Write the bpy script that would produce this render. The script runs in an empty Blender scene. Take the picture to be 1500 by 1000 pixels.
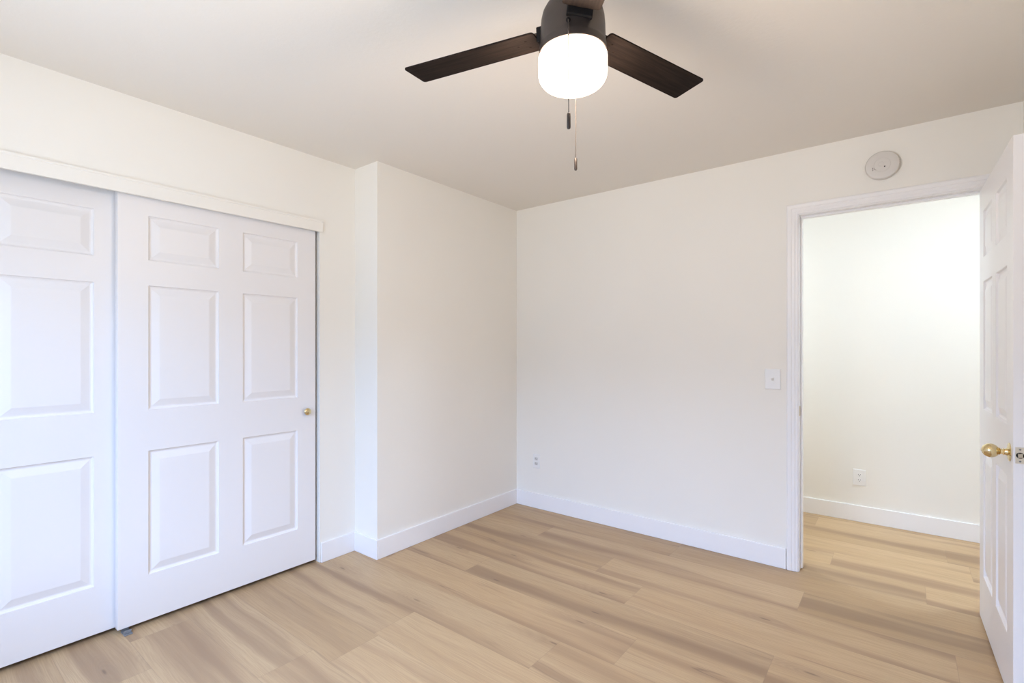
import bpy, bmesh, math, random
from mathutils import Vector, Matrix
random.seed(7)
S = bpy.context.scene
COL = S.collection
PI = math.pi

# ------------------------------------------------------------------ camera
A = math.radians(38.15)
FWD = Vector((-math.sin(A), math.cos(A), 0)); RGT = Vector((math.cos(A), math.sin(A), 0))
cam = bpy.data.objects.new('camera', bpy.data.cameras.new('camera'))
COL.objects.link(cam)
cam.location = (0, 0, 1.294)
cam.rotation_euler = (PI/2, 0, A)
cam.data.sensor_width = 36.0
cam.data.lens = 723/1500*36.0
cam.data.shift_y = 9.5/1500
cam.data.clip_start = 0.02
S.camera = cam

# ------------------------------------------------------------------ light and exposure
SKY_COLOR = (8.2, 12.4, 20.6)
BAND_COLOR = (1.7, 3.0, 4.9)
GROUND_COLOR = (5.8, 6.5, 7.4)
GLOBE_COLOR = (82.0, 65.0, 50.0)
HALL_COLOR = (101.0, 120.0, 144.0)
S.view_settings.view_transform = 'Standard'
S.view_settings.look = 'None'
S.view_settings.gamma = 1.0
S.view_settings.use_curve_mapping = False
S.view_settings.exposure = 0.0
W = bpy.data.worlds.new('world'); S.world = W
W.use_nodes = True
bg = W.node_tree.nodes['Background']
_t = W.node_tree            # open sky, a dim horizon band (as of houses and trees) added to darken mid walls, sunlit ground below it
_g = _t.nodes.new('ShaderNodeTexCoord'); _s = _t.nodes.new('ShaderNodeSeparateXYZ')
_t.links.new(_g.outputs['Generated'], _s.inputs[0])
def _step(z0, z1, a, b):
    r = _t.nodes.new('ShaderNodeMapRange'); r.inputs[1].default_value = z0; r.inputs[2].default_value = z1
    m = _t.nodes.new('ShaderNodeMix'); m.data_type = 'RGBA'
    _t.links.new(_s.outputs[2], r.inputs[0]); _t.links.new(r.outputs[0], m.inputs[0])
    for i, v in ((6, a), (7, b)):
        if isinstance(v, tuple): m.inputs[i].default_value = (*v, 1)
        else: _t.links.new(v, m.inputs[i])
    return m.outputs[2]
_t.links.new(_step(.16, .26, _step(-.16, -.08, GROUND_COLOR, BAND_COLOR), SKY_COLOR), bg.inputs['Color'])
bg.inputs['Strength'].default_value = 1.0
WIN = (-2.05, -0.35, 0.70, 2.10)          # window opening in the rear wall: x0, x1, z0, z1
pl = bpy.data.lights.new('window_daylight', 'AREA'); pl.shape = 'RECTANGLE'
pl.size = WIN[1]-WIN[0]; pl.size_y = WIN[3]-WIN[2]; pl.cycles.is_portal = True
po = bpy.data.objects.new('window_daylight', pl); COL.objects.link(po)
po.location = ((WIN[0]+WIN[1])/2, -0.62, (WIN[2]+WIN[3])/2); po.rotation_euler = (PI/2, 0, 0)
S.cycles.max_bounces = 14; S.cycles.diffuse_bounces = 10; S.cycles.glossy_bounces = 4
S.cycles.caustics_reflective = False; S.cycles.caustics_refractive = False
S.cycles.sample_clamp_indirect = 6.0; S.cycles.sample_clamp_direct = 3.0

# ------------------------------------------------------------------ helpers
class NT:
    def __init__(self, name):
        self.m = bpy.data.materials.new(name); self.m.use_nodes = True
        self.t = self.m.node_tree; self.b = self.t.nodes['Principled BSDF']
    def n(self, typ, **kw):
        nd = self.t.nodes.new(typ)
        for k, v in kw.items(): setattr(nd, k, v)
        return nd
    def l(self, a, b): self.t.links.new(a, b)
    def math(self, op, a, b=None, c=None):
        nd = self.n('ShaderNodeMath', operation=op)
        for i, v in enumerate((a, b, c)):
            if v is None: continue
            if isinstance(v, (int, float)): nd.inputs[i].default_value = v
            else: self.l(v, nd.inputs[i])
        return nd.outputs[0]
    def mix(self, f, a, b, mode='MIX'):
        nd = self.n('ShaderNodeMix', data_type='RGBA', blend_type=mode)
        for i, v in ((0, f), (6, a), (7, b)):
            if isinstance(v, (int, float)): nd.inputs[i].default_value = v
            elif isinstance(v, tuple): nd.inputs[i].default_value = (*v, 1)
            else: self.l(v, nd.inputs[i])
        return nd.outputs[2]
    def noise(self, vec, scale, detail=3, rough=.5, dist=0):
        nd = self.n('ShaderNodeTexNoise')
        nd.inputs['Scale'].default_value = scale; nd.inputs['Detail'].default_value = detail
        nd.inputs['Roughness'].default_value = rough; nd.inputs['Distortion'].default_value = dist
        self.l(vec, nd.inputs['Vector']); return nd.outputs['Fac']
    def ramp(self, f, pts):
        nd = self.n('ShaderNodeMapRange', interpolation_type='SMOOTHSTEP')
        nd.inputs[1].default_value, nd.inputs[2].default_value, nd.inputs[3].default_value, nd.inputs[4].default_value = pts
        self.l(f, nd.inputs[0]); return nd.outputs[0]

def simple(name, col, rough=.5, metal=0.0, bump=None, spec=.5, vary=0.0):
    k = NT(name); k.b.inputs['Base Color'].default_value = (*col, 1)
    k.b.inputs['Roughness'].default_value = rough; k.b.inputs['Metallic'].default_value = metal
    k.b.inputs['Specular IOR Level'].default_value = spec
    tc = k.n('ShaderNodeTexCoord').outputs['Object']
    if vary:
        f = k.noise(tc, 1.7, 2)
        k.l(k.mix(k.ramp(f, (.3, .7, 0, 1)), tuple(c*(1-vary) for c in col), col), k.b.inputs['Base Color'])
    if bump:
        sc, st, di = bump
        f = k.noise(tc, sc, 3, .6)
        bp = k.n('ShaderNodeBump'); bp.inputs['Strength'].default_value = st; bp.inputs['Distance'].default_value = di
        k.l(f, bp.inputs['Height']); k.l(bp.outputs[0], k.b.inputs['Normal'])
    return k.m

M_WALL = simple('wall_paint', (.822, .797, .742), .62, bump=(140, .25, .0012), spec=.25, vary=.012)
M_CEIL = simple('ceiling_paint', (.77, .735, .682), .8, bump=(60, .35, .002), spec=.2)
M_TRIM = simple('trim_paint', (.83, .82, .82), .32, spec=.4)
M_DOOR = simple('door_paint', (.775, .755, .75), .34, bump=(220, .08, .0005), spec=.4)
M_PLASTIC = simple('white_plastic', (.80, .79, .77), .35)
M_PLASTIC2 = simple('receptacle_plastic', (.62, .61, .58), .4)
M_DET = simple('detector_plastic', (.65, .62, .585), .5)
M_BRASS = simple('polished_brass', (.76, .63, .36), .15, 1.0)
M_SATIN = simple('satin_nickel_brass', (.72, .66, .55), .28, 1.0)
M_BRONZE = simple('dark_bronze_metal', (.048, .038, .034), .42, .35, spec=.35)
M_BLACK = simple('black_plastic', (.010, .009, .009), .8, spec=.1)
M_CHAIN = simple('chain_metal', (.035, .026, .021), .5, .3)
M_GUIDE = simple('grey_guide_plastic', (.20, .21, .22), .35)
M_TRACK = simple('closet_track_metal', (.25, .25, .25), .4, .8)
M_CLOSET_SHADE = simple('closet_shade_colour', (.07, .065, .06), .8)  # shade put into the closet wall colour, so the door gaps read black

def blade_mat():
    k = NT('fan_blade_wood'); tc = k.n('ShaderNodeTexCoord').outputs['Object']
    mp = k.n('ShaderNodeMapping'); mp.inputs['Scale'].default_value = (3, 60, 1); k.l(tc, mp.inputs[0])
    f = k.noise(mp.outputs[0], 2.0, 4, .6, .3)
    k.l(k.mix(k.ramp(f, (.3, .7, 0, 1)), (.009, .0065, .0058), (.019, .013, .0105)), k.b.inputs['Base Color'])
    k.b.inputs['Roughness'].default_value = .75; k.b.inputs['Specular IOR Level'].default_value = .08
    return k.m
M_BLADE = blade_mat()

def emit(name, col, st):
    k = NT(name); k.b.inputs['Base Color'].default_value = (.9, .9, .9, 1)
    k.b.inputs['Emission Color'].default_value = (*col, 1); k.b.inputs['Emission Strength'].default_value = st
    return k.m
M_GLOBE = emit('lit_frosted_glass', GLOBE_COLOR, 1.0)
M_HALLGLOBE = emit('hall_lit_glass', HALL_COLOR, 1.0)

def wood_mat():
    k = NT('oak_planks')
    uv = k.n('ShaderNodeUVMap', uv_map='plank').outputs[0]      # metres inside the plank
    at = k.n('ShaderNodeAttribute', attribute_name='seed')
    sp = k.n('ShaderNodeSeparateColor'); k.l(at.outputs['Color'], sp.inputs[0])
    r1, r2, r3 = sp.outputs
    s = k.n('ShaderNodeSeparateXYZ'); k.l(uv, s.inputs[0]); x, y = s.outputs[0], s.outputs[1]
    X = k.math('ADD', x, k.math('MULTIPLY', r1, 37.0)); Y = k.math('ADD', y, k.math('MULTIPLY', r2, 53.0))
    def vec(sx, sy, yy=None, z=None):
        c = k.n('ShaderNodeCombineXYZ')
        k.l(k.math('MULTIPLY', X, sx), c.inputs[0]); k.l(k.math('MULTIPLY', yy if yy is not None else Y, sy), c.inputs[1])
        k.l(k.math('MULTIPLY', r3, 11.0), c.inputs[2]); return c.outputs[0]
    wv = k.noise(vec(1.6, 5.0), 1.0, 2)                          # grain wanders across the plank
    Yw = k.math('ADD', Y, k.math('MULTIPLY', k.math('SUBTRACT', wv, .5), .07))
    # knots: sparse ellipses
    vo = k.n('ShaderNodeTexVoronoi', feature='F1', voronoi_dimensions='2D'); vo.inputs['Scale'].default_value = 1.0
    vo.inputs['Randomness'].default_value = .9
    k.l(vec(1.5, 6.5), vo.inputs['Vector'])
    vd = vo.outputs['Distance']
    sc = k.n('ShaderNodeSeparateColor'); k.l(vo.outputs['Color'], sc.inputs[0])
    kpick = k.ramp(sc.outputs[0], (.74, .86, 0, 1))
    knot = k.math('MULTIPLY', k.ramp(vd, (.012, .055, 1, 0)), kpick)
    halo = k.math('MULTIPLY', k.ramp(vd, (.02, .42, 1, 0)), kpick)
    band = k.noise(vec(.42, 8.5, Yw), 1.0, 2, .45)
    band_d = k.ramp(band, (.46, .70, 0, 1))
    # thin dark lines that run along the middle of the bands
    ln = k.noise(vec(.7, 16.0, Yw), 1.0, 2, .5)
    line = k.math('MULTIPLY', k.ramp(k.math('ABSOLUTE', k.math('SUBTRACT', ln, .56)), (.003, .022, 1, 0)), k.ramp(k.noise(vec(1.3, 4.0), 1.0, 2), (.50, .66, 0, 1)))
    line = k.math('MULTIPLY', line, k.ramp(band, (.44, .60, .15, 1)))
    streak = k.noise(vec(1.5, 42.0, Yw), 1.0, 3, .6)
    streak_d = k.ramp(streak, (.58, .80, 0, 1))
    fine = k.noise(vec(6.0, 260.0, Yw), 1.0, 2, .7)
    mid = k.noise(vec(2.2, 95.0, Yw), 1.0, 3, .65)
    # cathedral rings around halo
    ringf = k.math('ADD', k.math('MULTIPLY', k.noise(vec(1.1, 7.0), 1.0, 1), 26.0), k.math('MULTIPLY', vd, 16.0))
    ring = k.math('MULTIPLY', k.math('ADD', k.math('SINE', k.math('MULTIPLY', ringf, 6.2)), 1.0), .5)
    base = k.mix(r3, (0.455, 0.302, 0.156), (0.505, 0.352, 0.196))
    base = k.mix(k.ramp(k.noise(vec(.6, 4.0), 1.0, 2), (.35, .7, 0, .6)), base, (0.552, 0.400, 0.232))
    c = k.mix(k.math('MULTIPLY', band_d, .74), base, (0.255, 0.154, 0.088))
    c = k.mix(k.math('MULTIPLY', halo, .28), c, (0.296, 0.196, 0.119))
    c = k.mix(k.math('MULTIPLY', streak_d, .28), c, (0.261, 0.160, 0.092))
    c = k.mix(k.math('MULTIPLY', k.math('MULTIPLY', ring, halo), .22), c, (0.261, 0.168, 0.099))
    c = k.mix(k.math('MULTIPLY', line, .75), c, (.215, .135, .080))
    c = k.mix(k.math('MULTIPLY', knot, .70), c, (0.139, 0.084, 0.050))
    c = k.mix(k.ramp(mid, (.42, .72, 0, .13)), c, (.30, .195, .118))
    c = k.mix(k.ramp(fine, (.35, .70, 0, .40)), c, (0.348, 0.232, 0.139))
    tone = k.math('ADD', .95, k.math('MULTIPLY', r2, .13))
    vm = k.n('ShaderNodeVectorMath', operation='SCALE'); k.l(c, vm.inputs[0]); k.l(tone, vm.inputs['Scale'])
    c = vm.outputs[0]
    # seams: second UV map holds the distance to the plank's edges
    ed = k.n('ShaderNodeUVMap', uv_map='edge').outputs[0]
    se = k.n('ShaderNodeSeparateXYZ'); k.l(ed, se.inputs[0])
    def tri(u, L): # distance to nearest end given u in [0, L]
        return k.math('SUBTRACT', L/2, k.math('ABSOLUTE', k.math('SUBTRACT', u, L/2)))
    d = k.math('MINIMUM', tri(se.outputs[0], PL_L), tri(se.outputs[1], PL_W))
    seam = k.ramp(d, (.0004, .0016, .30, 0))
    c = k.mix(seam, c, (.20, .14, .10))
    k.l(c, k.b.inputs['Base Color'])
    k.l(k.ramp(fine, (.3, .7, .40, .52)), k.b.inputs['Roughness'])
    k.b.inputs['Specular IOR Level'].default_value = .45
    bp = k.n('ShaderNodeBump'); bp.inputs['Strength'].default_value = .12; bp.inputs['Distance'].default_value = .0006
    k.l(fine, bp.inputs['Height']); k.l(bp.outputs[0], k.b.inputs['Normal'])
    return k.m

def link(name, bm, m, parent=None, smooth=False, bevel=0.0, seg=2, kind=None):
    bmesh.ops.recalc_face_normals(bm, faces=bm.faces)
    me = bpy.data.meshes.new(name); bm.to_mesh(me); bm.free()
    o = bpy.data.objects.new(name, me); COL.objects.link(o)
    me.materials.append(m)
    if smooth:
        for p in me.polygons: p.use_smooth = True
        try: me.set_sharp_from_angle(angle=math.radians(38))
        except Exception: pass
    if bevel:
        md = o.modifiers.new('bevel', 'BEVEL'); md.width = bevel; md.segments = seg
        md.limit_method = 'ANGLE'; md.angle_limit = math.radians(65)
    if parent: o.parent = parent
    if kind: o['kind'] = kind
    return o
def struct(name, bm, m, **kw): return link(name, bm, m, kind='structure', **kw)
def empty(name, loc, label, cat, rz=0, group=None, rot=None):
    o = bpy.data.objects.new(name, None); COL.objects.link(o)
    o.empty_display_size = .05
    o.location = loc; o.rotation_euler = rot if rot else (0, 0, rz)
    o['label'] = label; o['category'] = cat
    if group: o['group'] = group
    return o
def box(bm, x0, x1, y0, y1, z0, z1):
    v = [bm.verts.new((x, y, z)) for x in (x0, x1) for y in (y0, y1) for z in (z0, z1)]
    for f in ((0,1,3,2), (4,6,7,5), (0,4,5,1), (2,3,7,6), (0,2,6,4), (1,5,7,3)):
        bm.faces.new([v[i] for i in f])
def boxes(*bs):
    bm = bmesh.new()
    for b in bs: box(bm, *b)
    return bm
def lathe(bm, prof, seg=48, mat=None):
    """prof: (r, z) pairs, revolved about z"""
    rings = []
    for r, z in prof:
        if r < 1e-6: rings.append([bm.verts.new((0, 0, z))])
        else: rings.append([bm.verts.new((r*math.cos(2*PI*i/seg), r*math.sin(2*PI*i/seg), z)) for i in range(seg)])
    for a, b in zip(rings, rings[1:]):
        for i in range(seg):
            j = (i+1) % seg
            q = ([a[0]] if len(a) == 1 else [a[i], a[j]]) + ([b[0]] if len(b) == 1 else [b[j], b[i]])
            if len(q) > 2: bm.faces.new(q)
    for rg in (rings[0], rings[-1]):
        if len(rg) > 1: bm.faces.new(rg)
    vs = [v for rg in rings for v in rg]
    if mat is not None: bmesh.ops.transform(bm, matrix=mat, verts=vs)
    return bm
def prism(bm, pts, axis_len, frame):
    """closed 2-D profile pts extruded; frame(u, v, t) -> xyz"""
    a = [bm.verts.new(frame(u, v, 0)) for u, v in pts]; b = [bm.verts.new(frame(u, v, axis_len)) for u, v in pts]
    n = len(pts)
    bm.faces.new(a); bm.faces.new(b[::-1])
    for i in range(n): bm.faces.new((a[i], b[i], b[(i+1) % n], a[(i+1) % n]))
def sweep(bm, prof, path):
    """mitred sweep: path = list of functions (u, v)->xyz, one per station"""
    rings = [[bm.verts.new(f(u, v)) for u, v in prof] for f in path]
    n = len(prof)
    for a, b in zip(rings, rings[1:]):
        for i in range(n): bm.faces.new((a[i], b[i], b[(i+1) % n], a[(i+1) % n]))
    bm.faces.new(rings[0]); bm.faces.new(rings[-1][::-1])

# ------------------------------------------------------------------ dimensions
CH = 2.44
XL, XA, XR = -2.75, -2.52, .452          # left wall, bump-out face, right wall
YR, YC, YB, YH = -.52, 1.87, 3.27, 4.50   # rear wall, bump-out front, back wall, hall wall
WT = .11
CLO0, CLO1, CLOZ = -.29, 1.625, 2.04     # closet opening
DO0, DO1, DOZ = -.457, .343, 2.062        # doorway between jamb faces
PL_W, PL_L, PL_Y0 = .235, 1.57, .434

# ------------------------------------------------------------------ floor of planks
def build_floor():
    x0, x1, y0, y1 = -3.5, 2.4, -.7, 4.65
    joints = {0: -2.378, 1: -2.662, 4: -1.874, 5: -1.178, 6: -.92, 7: -.416, 8: -1.097, 9: .183, 10: -.398, 11: -1.13, 12: .108, 15: .228}
    bm = bmesh.new()
    u1 = bm.loops.layers.uv.new('plank'); u2 = bm.loops.layers.uv.new('edge')
    cl = bm.loops.layers.float_color.new('seed')
    rnd = random.Random(11)
    k0 = int(math.floor((y0-PL_Y0)/PL_W))
    k = k0
    while PL_Y0 + k*PL_W < y1:
        ya, yb = PL_Y0+k*PL_W, PL_Y0+(k+1)*PL_W
        off = joints.get(k, rnd.uniform(0, PL_L))
        j = math.floor((x0-off)/PL_L)
        while off + j*PL_L < x1:
            xa, xb = off+j*PL_L, off+(j+1)*PL_L
            cx0, cx1, cy0, cy1 = max(xa, x0), min(xb, x1), max(ya, y0), min(yb, y1)
            sd = (rnd.random(), rnd.random(), rnd.random(), 1)
            vs = [bm.verts.new(p) for p in ((cx0, cy0, 0), (cx1, cy0, 0), (cx1, cy1, 0), (cx0, cy1, 0))]
            f = bm.faces.new(vs)
            for lp in f.loops:
                lp[u1].uv = lp[u2].uv = (lp.vert.co.x-xa, lp.vert.co.y-ya)
                lp[cl] = sd
            j += 1
        k += 1
    # slab sides and underside
    t = [bm.verts.new(p) for p in ((x0, y0, -.0005), (x1, y0, -.0005), (x1, y1, -.0005), (x0, y1, -.0005))]
    b = [bm.verts.new((v.co.x, v.co.y, -.05)) for v in t]
    for i in range(4): bm.faces.new((t[i], b[i], b[(i+1) % 4], t[(i+1) % 4]))
    bm.faces.new(b); bm.faces.new(t)
    me = bpy.data.meshes.new('floor'); bm.to_mesh(me); bm.free()
    o = bpy.data.objects.new('floor', me); COL.objects.link(o); me.materials.append(wood_mat()); o['kind'] = 'structure'
build_floor()

# ------------------------------------------------------------------ shell
struct('ceiling', boxes((-3.5, 2.4, -.7, 4.65, CH, CH+.08)), M_CEIL)
struct('wall_left', boxes((XL-WT, XL, YR-WT, CLO0, 0, CH), (XL-WT, XL, CLO0, CLO1, CLOZ, CH), (XL-WT, XL, CLO1, YC, 0, CH)), M_WALL)
struct('wall_alcove', boxes((XL-WT, XA, YC, YB, 0, CH)), M_WALL)
struct('wall_back', boxes((XL-WT, DO0-.018, YB, YB+WT, 0, CH), (DO0-.018, DO1+.018, YB, YB+WT, DOZ+.018, CH), (DO1+.018, 2.3, YB, YB+WT, 0, CH)), M_WALL)
struct('wall_right', boxes((XR, XR+WT, YR-WT, YB, 0, CH)), M_WALL)
x0, x1, z0, z1 = WIN
struct('wall_rear', boxes((XL-WT, x0, YR-WT, YR, 0, CH), (x1, XR, YR-WT, YR, 0, CH), (x0, x1, YR-WT, YR, 0, z0), (x0, x1, YR-WT, YR, z1, CH)), M_WALL)
struct('wall_closet', boxes((-3.45, -3.40, YR-WT, YC, 0, CH), (-3.40, XL-WT, YC, YC+.05, 0, CH), (-3.40, XL-WT, YR-WT-.05, YR-WT, 0, CH)), M_CLOSET_SHADE)
struct('wall_hall', boxes((-2.2, 2.3, YH, YH+.1, 0, CH), (-2.3, -2.2, YB+WT, YH+.1, 0, CH), (2.2, 2.3, YB+WT, YH, 0, CH)), M_WALL)

# baseboards: flat stock with eased top edge
BH, BT = .120, .014
def bb(name, segs):
    bm = bmesh.new()
    for b in segs: box(bm, *b)
    return struct(name, bm, M_TRIM, bevel=.003)
bb('baseboard_left', [(XL, XL+BT, CLO1+.004, YC-BT, 0, BH)])
bb('baseboard_alcove', [(XL, XA+BT, YC-BT, YC, 0, BH), (XA, XA+BT, YC, YB-BT, 0, BH)])
bb('baseboard_back', [(XA, DO0-.066, YB-BT, YB, 0, BH)])
bb('baseboard_right', [(XR-BT, XR, YR, YB-.02, 0, BH)])
bb('baseboard_rear', [(XL, XR-BT, YR, YR+BT, 0, BH)])
bb('baseboard_hall', [(-2.2, 2.2, YH-BT, YH, 0, BH)])

# ------------------------------------------------------------------ window behind the viewer
def build_window():
    bm = bmesh.new(); f = .045; y0, y1 = YR-.09, YR-.03
    box(bm, x0, x1, y0, y1, z0, z0+f); box(bm, x0, x1, y0, y1, z1-f, z1)
    box(bm, x0, x0+f, y0, y1, z0+f, z1-f); box(bm, x1-f, x1, y0, y1, z0+f, z1-f)
    cx = (x0+x1)/2; box(bm, cx-.025, cx+.025, y0, y1, z0+f, z1-f)
    w = struct('window_1', bm, M_TRIM, bevel=.002)
    bm = bmesh.new(); box(bm, x0-.05, x1+.05, YR, YR+.03, z0-.02, z0)
    link('window_sill', bm, M_TRIM, parent=w, bevel=.003)
build_window()

# ------------------------------------------------------------------ panelled doors
PROF = ((0, 0), (.0035, -.0055), (.010, -.0080), (.015, -.0078), (.044, -.0012), (.047, -.0008))
def panel_side(bm, w, h, cols, rows, P, deep):
    """one moulded face; P(x, z, d) -> xyz, d = outward offset"""
    xs = sorted({0, w, *[c for p in cols for c in p]}); zs = sorted({0, h, *[c for p in rows for c in p]})
    g = {(i, j): bm.verts.new(P(x, z, 0)) for i, x in enumerate(xs) for j, z in enumerate(zs)}
    for i in range(len(xs)-1):
        for j in range(len(zs)-1):
            q = [g[i, j], g[i+1, j], g[i+1, j+1], g[i, j+1]]
            pan = any(abs(c[0]-xs[i]) < 1e-6 for c in cols) and any(abs(r[0]-zs[j]) < 1e-6 for r in rows)
            if not pan: bm.faces.new(q); continue
            prev = q
            for ins, d in PROF[1:]:
                d *= deep
                a, b, c, e = xs[i]+ins, xs[i+1]-ins, zs[j]+ins, zs[j+1]-ins
                cur = [bm.verts.new(P(a, c, d)), bm.verts.new(P(b, c, d)), bm.verts.new(P(b, e, d)), bm.verts.new(P(a, e, d))]
                for n in range(4): bm.faces.new((prev[n], prev[(n+1) % 4], cur[(n+1) % 4], cur[n]))
                prev = cur
            bm.faces.new(prev)
    # border loop for the edges
    loop = [g[i, 0] for i in range(len(xs))] + [g[len(xs)-1, j] for j in range(1, len(zs))] + \
           [g[i, len(zs)-1] for i in range(len(xs)-2, -1, -1)] + [g[0, j] for j in range(len(zs)-2, 0, -1)]
    return loop
def panel_door(w, h, t, cols, rows, deep=1.2):
    """local: x along the width, y thickness (front at -t/2), z up"""
    bm = bmesh.new()
    a = panel_side(bm, w, h, cols, rows, lambda x, z, d: (x, -t/2-d, z), deep)
    b = panel_side(bm, w, h, cols, rows, lambda x, z, d: (x, t/2+d, z), deep)
    n = len(a)
    for i in range(n): bm.faces.new((a[i], a[(i+1) % n], b[(i+1) % n], b[i]))
    return bm
# sliding closet doors (leaf in front is the one on the right)
ROWS = ((.213, .792), (.984, 1.566), (1.683, 1.892))
CW = .957
CCOLS = ((.116, .421), (.539, .845))
DZ = .021
def closet_door(name, x, y, width):
    o = struct(name, panel_door(width, 2.009, .034, CCOLS, ROWS), M_DOOR, bevel=.0015)
    o.location = (x-.017, y, DZ); o.rotation_euler = (0, 0, PI/2)   # local -y faces +X
    return o
d_front = closet_door('door_2', XL-.018, .650, CW)
d_rear = closet_door('door_3', XL-.062, -.268, CW)
def lathe_x(prof, seg=40):
    return lathe(bmesh.new(), prof, seg)
kn = link('knob', lathe_x([(0, 0), (.0135, 0), (.0135, .003), (.008, .005), (.008, .010), (.016, .014), (.0205, .018), (.0205, .021), (.017, .0245), (.008, .0265), (0, .027)]), M_BRASS, parent=d_front, smooth=True)
kn.location = (.897, -.017, .897); kn.rotation_euler = (PI/2, 0, 0)
kn['label'] = 'small round brass knob'

# closet head fascia with a small cap, and a track behind
bm = bmesh.new()
prof = [(0, 1.992), (.016, 1.992), (.016, 2.048), (.020, 2.052), (.020, 2.060), (0, 2.060)]
prism(bm, prof, CLO1+.012-YR, lambda u, v, t: (XL+u, YR+t, v))
t2 = struct('trim_2', bm, M_WALL, bevel=.001)
bm = boxes((XL-.10, XL-.004, CLO0, CLO1, CLOZ-.008, CLOZ))
link('door_track', bm, M_TRACK, parent=t2)
struct('trim_3', boxes((XL-.100, XL+.001, CLO1-.001, CLO1+.004, 0, 1.992)), M_WALL, bevel=.001)

# floor guide of the sliding doors
g = empty('door_guide', (XL-.004, .682, 0), 'small clear grey plastic guide on the floor under the sliding closet doors', 'door guide')
link('base', boxes((-.034, .022, -.016, .016, 0, .004)), M_GUIDE, parent=g, bevel=.001)
for fx in (.004, -.0345):
    link('fin', boxes((fx, fx+.0035, -.014, .014, .004, .017)), M_GUIDE, parent=g, bevel=.001)
bm = lathe(bmesh.new(), [(0, 0), (.0045, 0), (.0045, .0015), (.002, .003), (0, .003)], 16)
s_ = link('screw', bm, M_TRACK, parent=g, smooth=True); s_.location = (.015, 0, .004)

# ------------------------------------------------------------------ doorway: casing, jamb, stop
# colonial casing: u = distance from the opening outwards, v = thickness off the wall
CAS = [(0, 0), (0, .009), (.004, .011), (.012, .011), (.014, .013), (.020, .0155), (.030, .0155), (.034, .0185), (.050, .0195), (.055, .017), (.0575, .014), (.0575, 0)]
def casing(name_y, sgn, parent=None):
    bm = bmesh.new(); g_ = .005
    L, R_, T = DO0-g_, DO1+g_, DOZ+g_
    P = [lambda u, v: (L-u, name_y+sgn*v, .002), lambda u, v: (L-u, name_y+sgn*v, T+u),
         lambda u, v: (R_+u, name_y+sgn*v, T+u), lambda u, v: (R_+u, name_y+sgn*v, .002)]
    sweep(bm, CAS, P); return bm
frame = struct('trim_1', casing(YB, -1), M_TRIM)
link('hall_casing', casing(YB+WT, 1), M_TRIM, parent=frame)
link('jamb', boxes((DO0-.018, DO0, YB, YB+WT, 0, DOZ+.018), (DO1, DO1+.018, YB, YB+WT, 0, DOZ+.018), (DO0, DO1, YB, YB+WT, DOZ, DOZ+.018)), M_TRIM, parent=frame, bevel=.001)
link('door_stop', boxes((DO0, DO0+.011, YB+.040, YB+.075, .008, DOZ-.011), (DO1-.011, DO1, YB+.040, YB+.075, .008, DOZ-.011), (DO0, DO1, YB+.040, YB+.075, DOZ-.011, DOZ)), M_TRIM, parent=frame, bevel=.002)
st = link('strike_plate', boxes((DO0-.001, DO0+.0018, YB+.003, YB+.034, .900, .957)), M_BRASS, parent=frame, bevel=.0006)
st['label'] = 'brass strike plate'

# hinged door, standing open
DW, DH, DT = .790, 2.036, .035
DCOLS = ((.112, .350), (.440, .678))
DROWS = ((.222, .808), (1.000, 1.590), (1.703, 1.918))
dr = struct('door_1', panel_door(DW, DH, DT, DCOLS, DROWS, 1.5), M_DOOR, bevel=.0015)
TILT = math.radians(.95)
# local x from the hinge edge to the latch edge; local -y face is the one turned to the view (-X)
HX, HYY = .303, 3.262
ang = -PI/2 + TILT
dr.rotation_euler = (0, 0, ang)
# local +x -> (cos ang, sin ang); local +y -> (-sin ang, cos ang) = +X side ; so -y faces -X
ny = Vector((-math.sin(ang), math.cos(ang), 0))
dr.location = Vector((HX, HYY, .012)) + ny*DT/2
KX, KZ = DW-.062, .903
def ball_knob(sgn):
    rose = [(0, 0), (.0335, 0), (.0335, .002), (.030, .0045), (.022, .006), (.0135, .008), (.0125, .012)]
    stem = [(0, .010), (.0120, .010), (.0105, .016), (.0125, .018), (.0125, .020), (.0100, .022), (.0100, .028), (.0135, .031), (0, .031)]
    ball = [(.0100, .029)]
    for i in range(1, 22):
        t = PI*(.16+.84*i/21)
        ball.append((.0255*math.sin(t), .059 - .029*math.cos(t)))
    ball[-1] = (0, .088)
    R = Matrix.Rotation(PI/2 if sgn < 0 else -PI/2, 4, 'X')
    k_ = link('knob', lathe(bmesh.new(), ball, 48, R), M_BRASS, parent=dr, smooth=True)
    k_.location = (KX, sgn*DT/2, KZ); k_['label'] = 'round polished brass knob'
    k_.scale = (1, .86, 1)
    for nm, pr in (('rosette', rose), ('stem', stem)):
        q = link(nm, lathe(bmesh.new(), pr, 48, R), M_BRASS, parent=k_, smooth=True)
    b = link('key_button', lathe(bmesh.new(), [(0, .086), (.0045, .086), (.0045, .0895), (.003, .090), (0, .090)], 20, R), M_SATIN, parent=k_, smooth=True)
ball_knob(-1); ball_knob(1)
lp_ = link('latch_plate', boxes((DW-.001, DW+.0012, -.0125, .0125, KZ-.0285, KZ+.0285)), M_SATIN, parent=dr, bevel=.0005)
lp_['label'] = 'satin metal latch plate'
bm = lathe(bmesh.new(), [(0, 0), (.0105, 0), (.0105, .0006), (0, .0006)], 28, Matrix.Rotation(PI/2, 4, 'Y'))
h_ = link('latch_hole', bm, M_BLACK, parent=lp_); h_.location = (DW+.0012, 0, KZ)
bm = bmesh.new()
prism(bm, [(0, -.0065), (.010, -.0065), (.003, .0065), (0, .0065)], .014, lambda u, v, t: (DW+.001+u, v, KZ-.007+t))
link('latch_bolt', bm, M_SATIN, parent=lp_, bevel=.0005)
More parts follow.
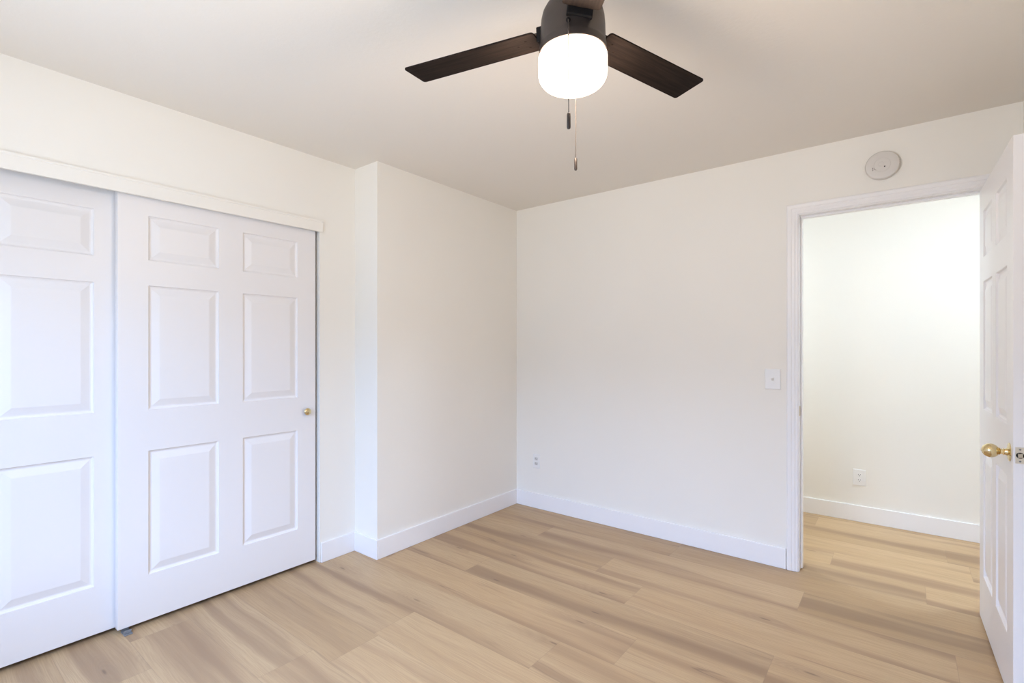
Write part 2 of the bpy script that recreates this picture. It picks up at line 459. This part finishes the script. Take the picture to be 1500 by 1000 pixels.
for s in (-1, 1):
    q = link('screw', lathe(bmesh.new(), [(0, 0), (.0032, 0), (.0026, .0008), (0, .0010)], 16, Matrix.Rotation(PI/2, 4, 'Y')), M_TRACK, parent=lp_, smooth=True)
    q.location = (DW+.0011, 0, KZ+s*.021)
for z in (.20, 1.02, 1.83):
    q = link('hinge', lathe(bmesh.new(), [(0, 0), (.006, 0), (.006, .089), (0, .089)], 16), M_BRASS, parent=dr, smooth=True)
    q.location = (.004, DT/2+.004, z)

# ------------------------------------------------------------------ wall plates
def slots(parent, z0, y, nm='receptacle', mat=None):
    """receptacle face with three openings; plate in the xz plane, front towards -y"""
    bm = bmesh.new()
    pts = []
    for i in range(24):
        t = 2*PI*i/24; x_, z_ = .0172*math.cos(t), .0172*math.sin(t)
        pts.append((x_, max(-.0125, min(.0125, z_))))
    prism(bm, pts, .0022, lambda u, v, t: (u, y-t, z0+v))
    r_ = link(nm, bm, mat or M_PLASTIC2, parent=parent)
    bm = bmesh.new()
    yy = y-.0024
    box(bm, -.0075, -.0052, yy-.0002, yy+.001, z0-.001, z0+.0075); box(bm, .0052, .0072, yy-.0002, yy+.001, z0+.0, z0+.0070)
    prism(bm, [(.0028*math.cos(2*PI*i/12), .0028*math.sin(2*PI*i/12)) for i in range(12)], .0012, lambda u, v, t: (u, yy+.001-t, z0-.0065+v))
    link('slot', bm, M_BLACK, parent=r_)
def plate(bm, w, h, t=.0055):
    # front towards -y, chamfered rim
    prev = None
    for hw, hh, y in ((w/2, h/2, 0), (w/2, h/2, -.0020), (w/2-.004, h/2-.004, -t)):
        cur = [bm.verts.new(p) for p in ((-hw, y, -hh), (hw, y, -hh), (hw, y, hh), (-hw, y, hh))]
        if prev:
            for n in range(4): bm.faces.new((prev[n], prev[(n+1) % 4], cur[(n+1) % 4], cur[n]))
        else: bm.faces.new(cur)
        prev = cur
    bm.faces.new(prev)
    return bm
def screw(parent, z, y):
    q = link('screw', lathe(bmesh.new(), [(0, 0), (.0032, 0), (.0025, .001), (0, .0012)], 16, Matrix.Rotation(PI/2, 4, 'X')), M_PLASTIC, parent=parent, smooth=True)
    q.location = (0, y, z)
def outlet(loc, label, w, h, mat):
    e = empty('electrical_outlet', loc, label, 'outlet')
    link('cover_plate', plate(bmesh.new(), w, h), M_PLASTIC, parent=e)
    slots(e, .0195, -.0052, mat=mat); slots(e, -.0195, -.0052, mat=mat); screw(e, 0, -.0055)
outlet((-2.315, YB, .378), 'small white outlet plate with grey receptacles low beside the room corner', .070, .115, M_PLASTIC2)
outlet((-.236, YH, .328), 'white outlet plate with dark slots low on the hallway wall beyond the doorway', .080, .120, M_PLASTIC)
sw = empty('light_switch', (-.594, YB, 1.109), 'white toggle light switch on the wall left of the doorway', 'light switch')
link('cover_plate', plate(bmesh.new(), .086, .124), M_PLASTIC, parent=sw)
bm = bmesh.new(); prism(bm, [(0, -.012), (-.0015, -.012), (-.0015, .012), (0, .012)], .016, lambda u, v, t: (-.008+t, -.0055+u, v))
link('toggle_surround', bm, M_PLASTIC, parent=sw)
bm = bmesh.new(); prism(bm, [(0, -.009), (-.004, -.009), (-.017, .006), (-.016, .011), (-.010, .010), (0, .003)], .011, lambda u, v, t: (-.0055+t, -.0060+u, v))
link('toggle', bm, M_PLASTIC, parent=sw, bevel=.0008)
screw(sw, .030, -.0055); screw(sw, -.030, -.0055)

# ------------------------------------------------------------------ smoke detector
RX = Matrix.Rotation(PI/2, 4, 'X')      # lathe axis z -> -y (out of the back wall)
sd = empty('smoke_detector', (-.072, YB, 2.256), 'round white smoke detector high on the wall above the doorway', 'smoke detector')
link('base', lathe(bmesh.new(), [(0, 0), (.066, 0), (.068, .003), (.068, .010), (0, .010)], 64, RX), M_DET, parent=sd, smooth=True)
link('cover', lathe(bmesh.new(), [(.060, .008), (.074, .011), (.0745, .020), (.070, .027), (.058, .031), (.036, .0325), (.035, .0315), (.034, .0328), (0, .034)], 64, RX), M_DET, parent=sd, smooth=True)
q = link('test_button', lathe(bmesh.new(), [(0, 0), (.0125, 0), (.0125, .001), (.0105, .0018), (.0095, .0010), (0, .0014)], 32, RX), M_DET, parent=sd, smooth=True); q.location = (-.004, -.0332, .004)
q = link('indicator', lathe(bmesh.new(), [(0, 0), (.0032, 0), (.0032, .001), (0, .0012)], 16, RX), M_BLACK, parent=sd); q.location = (.010, -.0334, -.011)
bm = bmesh.new()
for i in range(3):
    for j in range(3-(i % 2)):
        lathe(bm, [(0, 0), (.0019, 0), (.0019, .0006), (0, .0006)], 10, Matrix.Translation((-.040+i*.006+(i == 1)*.0, -.0318, -.022+j*.006+(i % 2)*.003)) @ RX)
q = link('sounder_grille', bm, M_BLACK, parent=sd)

# ------------------------------------------------------------------ ceiling fan with lit globe
C = RGT*.178 + FWD*1.447
fan = empty('ceiling_fan', (C.x, C.y, CH), 'dark bronze three-blade ceiling fan with a lit white glass globe', 'ceiling fan', rz=A)
# local frame: x to the right of the view, y away, z relative to the ceiling
Z = lambda z: z-CH
link('canopy', lathe(bmesh.new(), [(0, 0), (.066, 0), (.068, -.006), (.066, -.030), (.050, -.052), (.030, -.060), (.022, -.062), (.022, -.129), (0, -.129)], 64), M_BRONZE, parent=fan, smooth=True)
hz = [(0, Z(2.313)), (.045, Z(2.311)), (.058, Z(2.307)), (.070, Z(2.299)), (.080, Z(2.287)), (.088, Z(2.272)), (.092, Z(2.255)), (.0940, Z(2.232)), (.0955, Z(2.180)),
      (.0975, Z(2.176)), (.0985, Z(2.170)), (.0985, Z(2.153)), (.094, Z(2.150)), (0, Z(2.150))]
link('motor_housing', lathe(bmesh.new(), hz, 96), M_BRONZE, parent=fan, smooth=True)
gl = [(0, Z(2.152)), (.092, Z(2.152)), (.097, Z(2.149)), (.1005, Z(2.142)), (.1005, Z(2.098))]
for i in range(1, 9):
    t = PI/2*i/8
    gl.append((.1005-.034*(1-math.cos(t)), Z(2.098)-.036*math.sin(t)))
gl += [(.045, Z(2.0605)), (0, Z(2.060))]
link('light_globe', lathe(bmesh.new(), gl, 96), M_GLOBE, parent=fan, smooth=True)['label'] = 'lit white frosted glass globe'
BZ = Z(2.222)
def blade(angle):
    piv = bmesh.new()
    # outline, x outward from the hub
    r0, r1, w0, w1, t = .106, .562, .054, .060, .0055
    def rc(cx, cy, rad, a0, a1, n=6): return [(cx+rad*math.cos(a0+(a1-a0)*i/n), cy+rad*math.sin(a0+(a1-a0)*i/n)) for i in range(n+1)]
    c = .010
    out = rc(r1-c, w1-c, c, PI/2, 0) + rc(r1-c, -w1+c, c, 0, -PI/2) + rc(r0+c, -w0+c, c, -PI/2, -PI) + rc(r0+c, w0-c, c, PI, PI/2)
    pitch = math.radians(-7)
    Rm = Matrix.Rotation(angle, 4, 'Z') @ Matrix.Rotation(pitch, 4, 'X')
    prism(piv, out, t, lambda u, v, tt: (u, v, tt-t/2))
    o = link('blade', piv, M_BLADE, parent=fan, bevel=.0012)
    o.matrix_local = Matrix.Translation((0, 0, BZ)) @ Rm
    # black socket on the housing, arm over the blade and screws
    bm = bmesh.new(); box(bm, .080, .1015, -.036, .036, -.020, .022)
    k_ = link('bracket', bm, M_BLACK, parent=o, bevel=.003); k_.matrix_local = Matrix.Identity(4)
    bm = bmesh.new(); box(bm, .098, .20, -.034, .034, .003, .0065)
    k_ = link('blade_arm', bm, M_BRONZE, parent=o, bevel=.001)
    for sx, sy in ((.142, .020), (.172, 0), (.142, -.020)):
        q = link('screw', lathe(bmesh.new(), [(0, 0), (.0042, 0), (.0034, -.0018), (0, -.0024)], 16), M_BLADE, parent=o, smooth=True)
        q.location = (sx, sy, -t/2)
for dg in (155.3, 35.2, 275.3): blade(math.radians(dg))
def pull(p_top, p_bot, fob_len, fob_r, lab):
    """beaded chain hanging from p_top to the fob top p_bot (fan-local)"""
    bm = bmesh.new(); a, b = Vector(p_top), Vector(p_bot)
    n = int((a-b).length/.0042)
    for i in range(n+1):
        c = a.lerp(b, i/n)
        bmesh.ops.create_icosphere(bm, subdivisions=1, radius=.0018, matrix=Matrix.Translation(c))
    bmesh.ops.create_cone(bm, segments=6, radius1=.0009, radius2=.0009, depth=(a-b).length, matrix=Matrix.Translation((a+b)/2) @ (a-b).to_track_quat('Z', 'Y').to_matrix().to_4x4(), cap_ends=True)
    ch = link('pull_chain', bm, M_CHAIN, parent=fan, smooth=False)
    f = link('chain_fob', lathe(bmesh.new(), [(0, 0), (fob_r*.6, 0), (fob_r, -.003), (fob_r, -fob_len+.004), (fob_r*.75, -fob_len), (0, -fob_len)], 20), M_BRONZE, parent=ch, smooth=True)
    f.location = b
pull((-.024, -.100, Z(2.190)), (-.024, -.107, Z(1.932)), .043, .0052, '')
pull((.022, .099, Z(2.190)), (.022, .103, Z(1.890)), .038, .0048, '')
q = link('chain_outlet', lathe(bmesh.new(), [(0, 0), (.006, 0), (.006, .004), (.003, .006), (0, .006)], 20, RX), M_BLACK, parent=fan, smooth=True); q.location = (-.024, -.0925, Z(2.193))
q = link('chain_outlet', lathe(bmesh.new(), [(0, 0), (.006, 0), (.006, .004), (.003, .006), (0, .006)], 20, Matrix.Rotation(-PI/2, 4, 'X')), M_BLACK, parent=fan, smooth=True); q.location = (.022, .0925, Z(2.193))

# ------------------------------------------------------------------ hallway ceiling lamps (above the frame); the left one is added to even the light
for hx, lb in ((-1.45, 'unseen round ceiling light added at the left end of the hallway to even the light'), (1.0, 'round lit ceiling light at the right end of the hallway')):
    hl = empty('ceiling_light', (hx, 3.95, CH), lb, 'ceiling light', group='hallway ceiling lights')
    link('base', lathe(bmesh.new(), [(0, 0), (.13, 0), (.13, -.020), (0, -.020)], 48), M_BRONZE, parent=hl, smooth=True)
    pr = [(.12, -.018)] + [(.12*math.cos(PI/2*i/8), -.022-.07*math.sin(PI/2*i/8)) for i in range(8)] + [(0, -.092)]
    link('shade', lathe(bmesh.new(), pr, 48), M_HALLGLOBE, parent=hl, smooth=True)
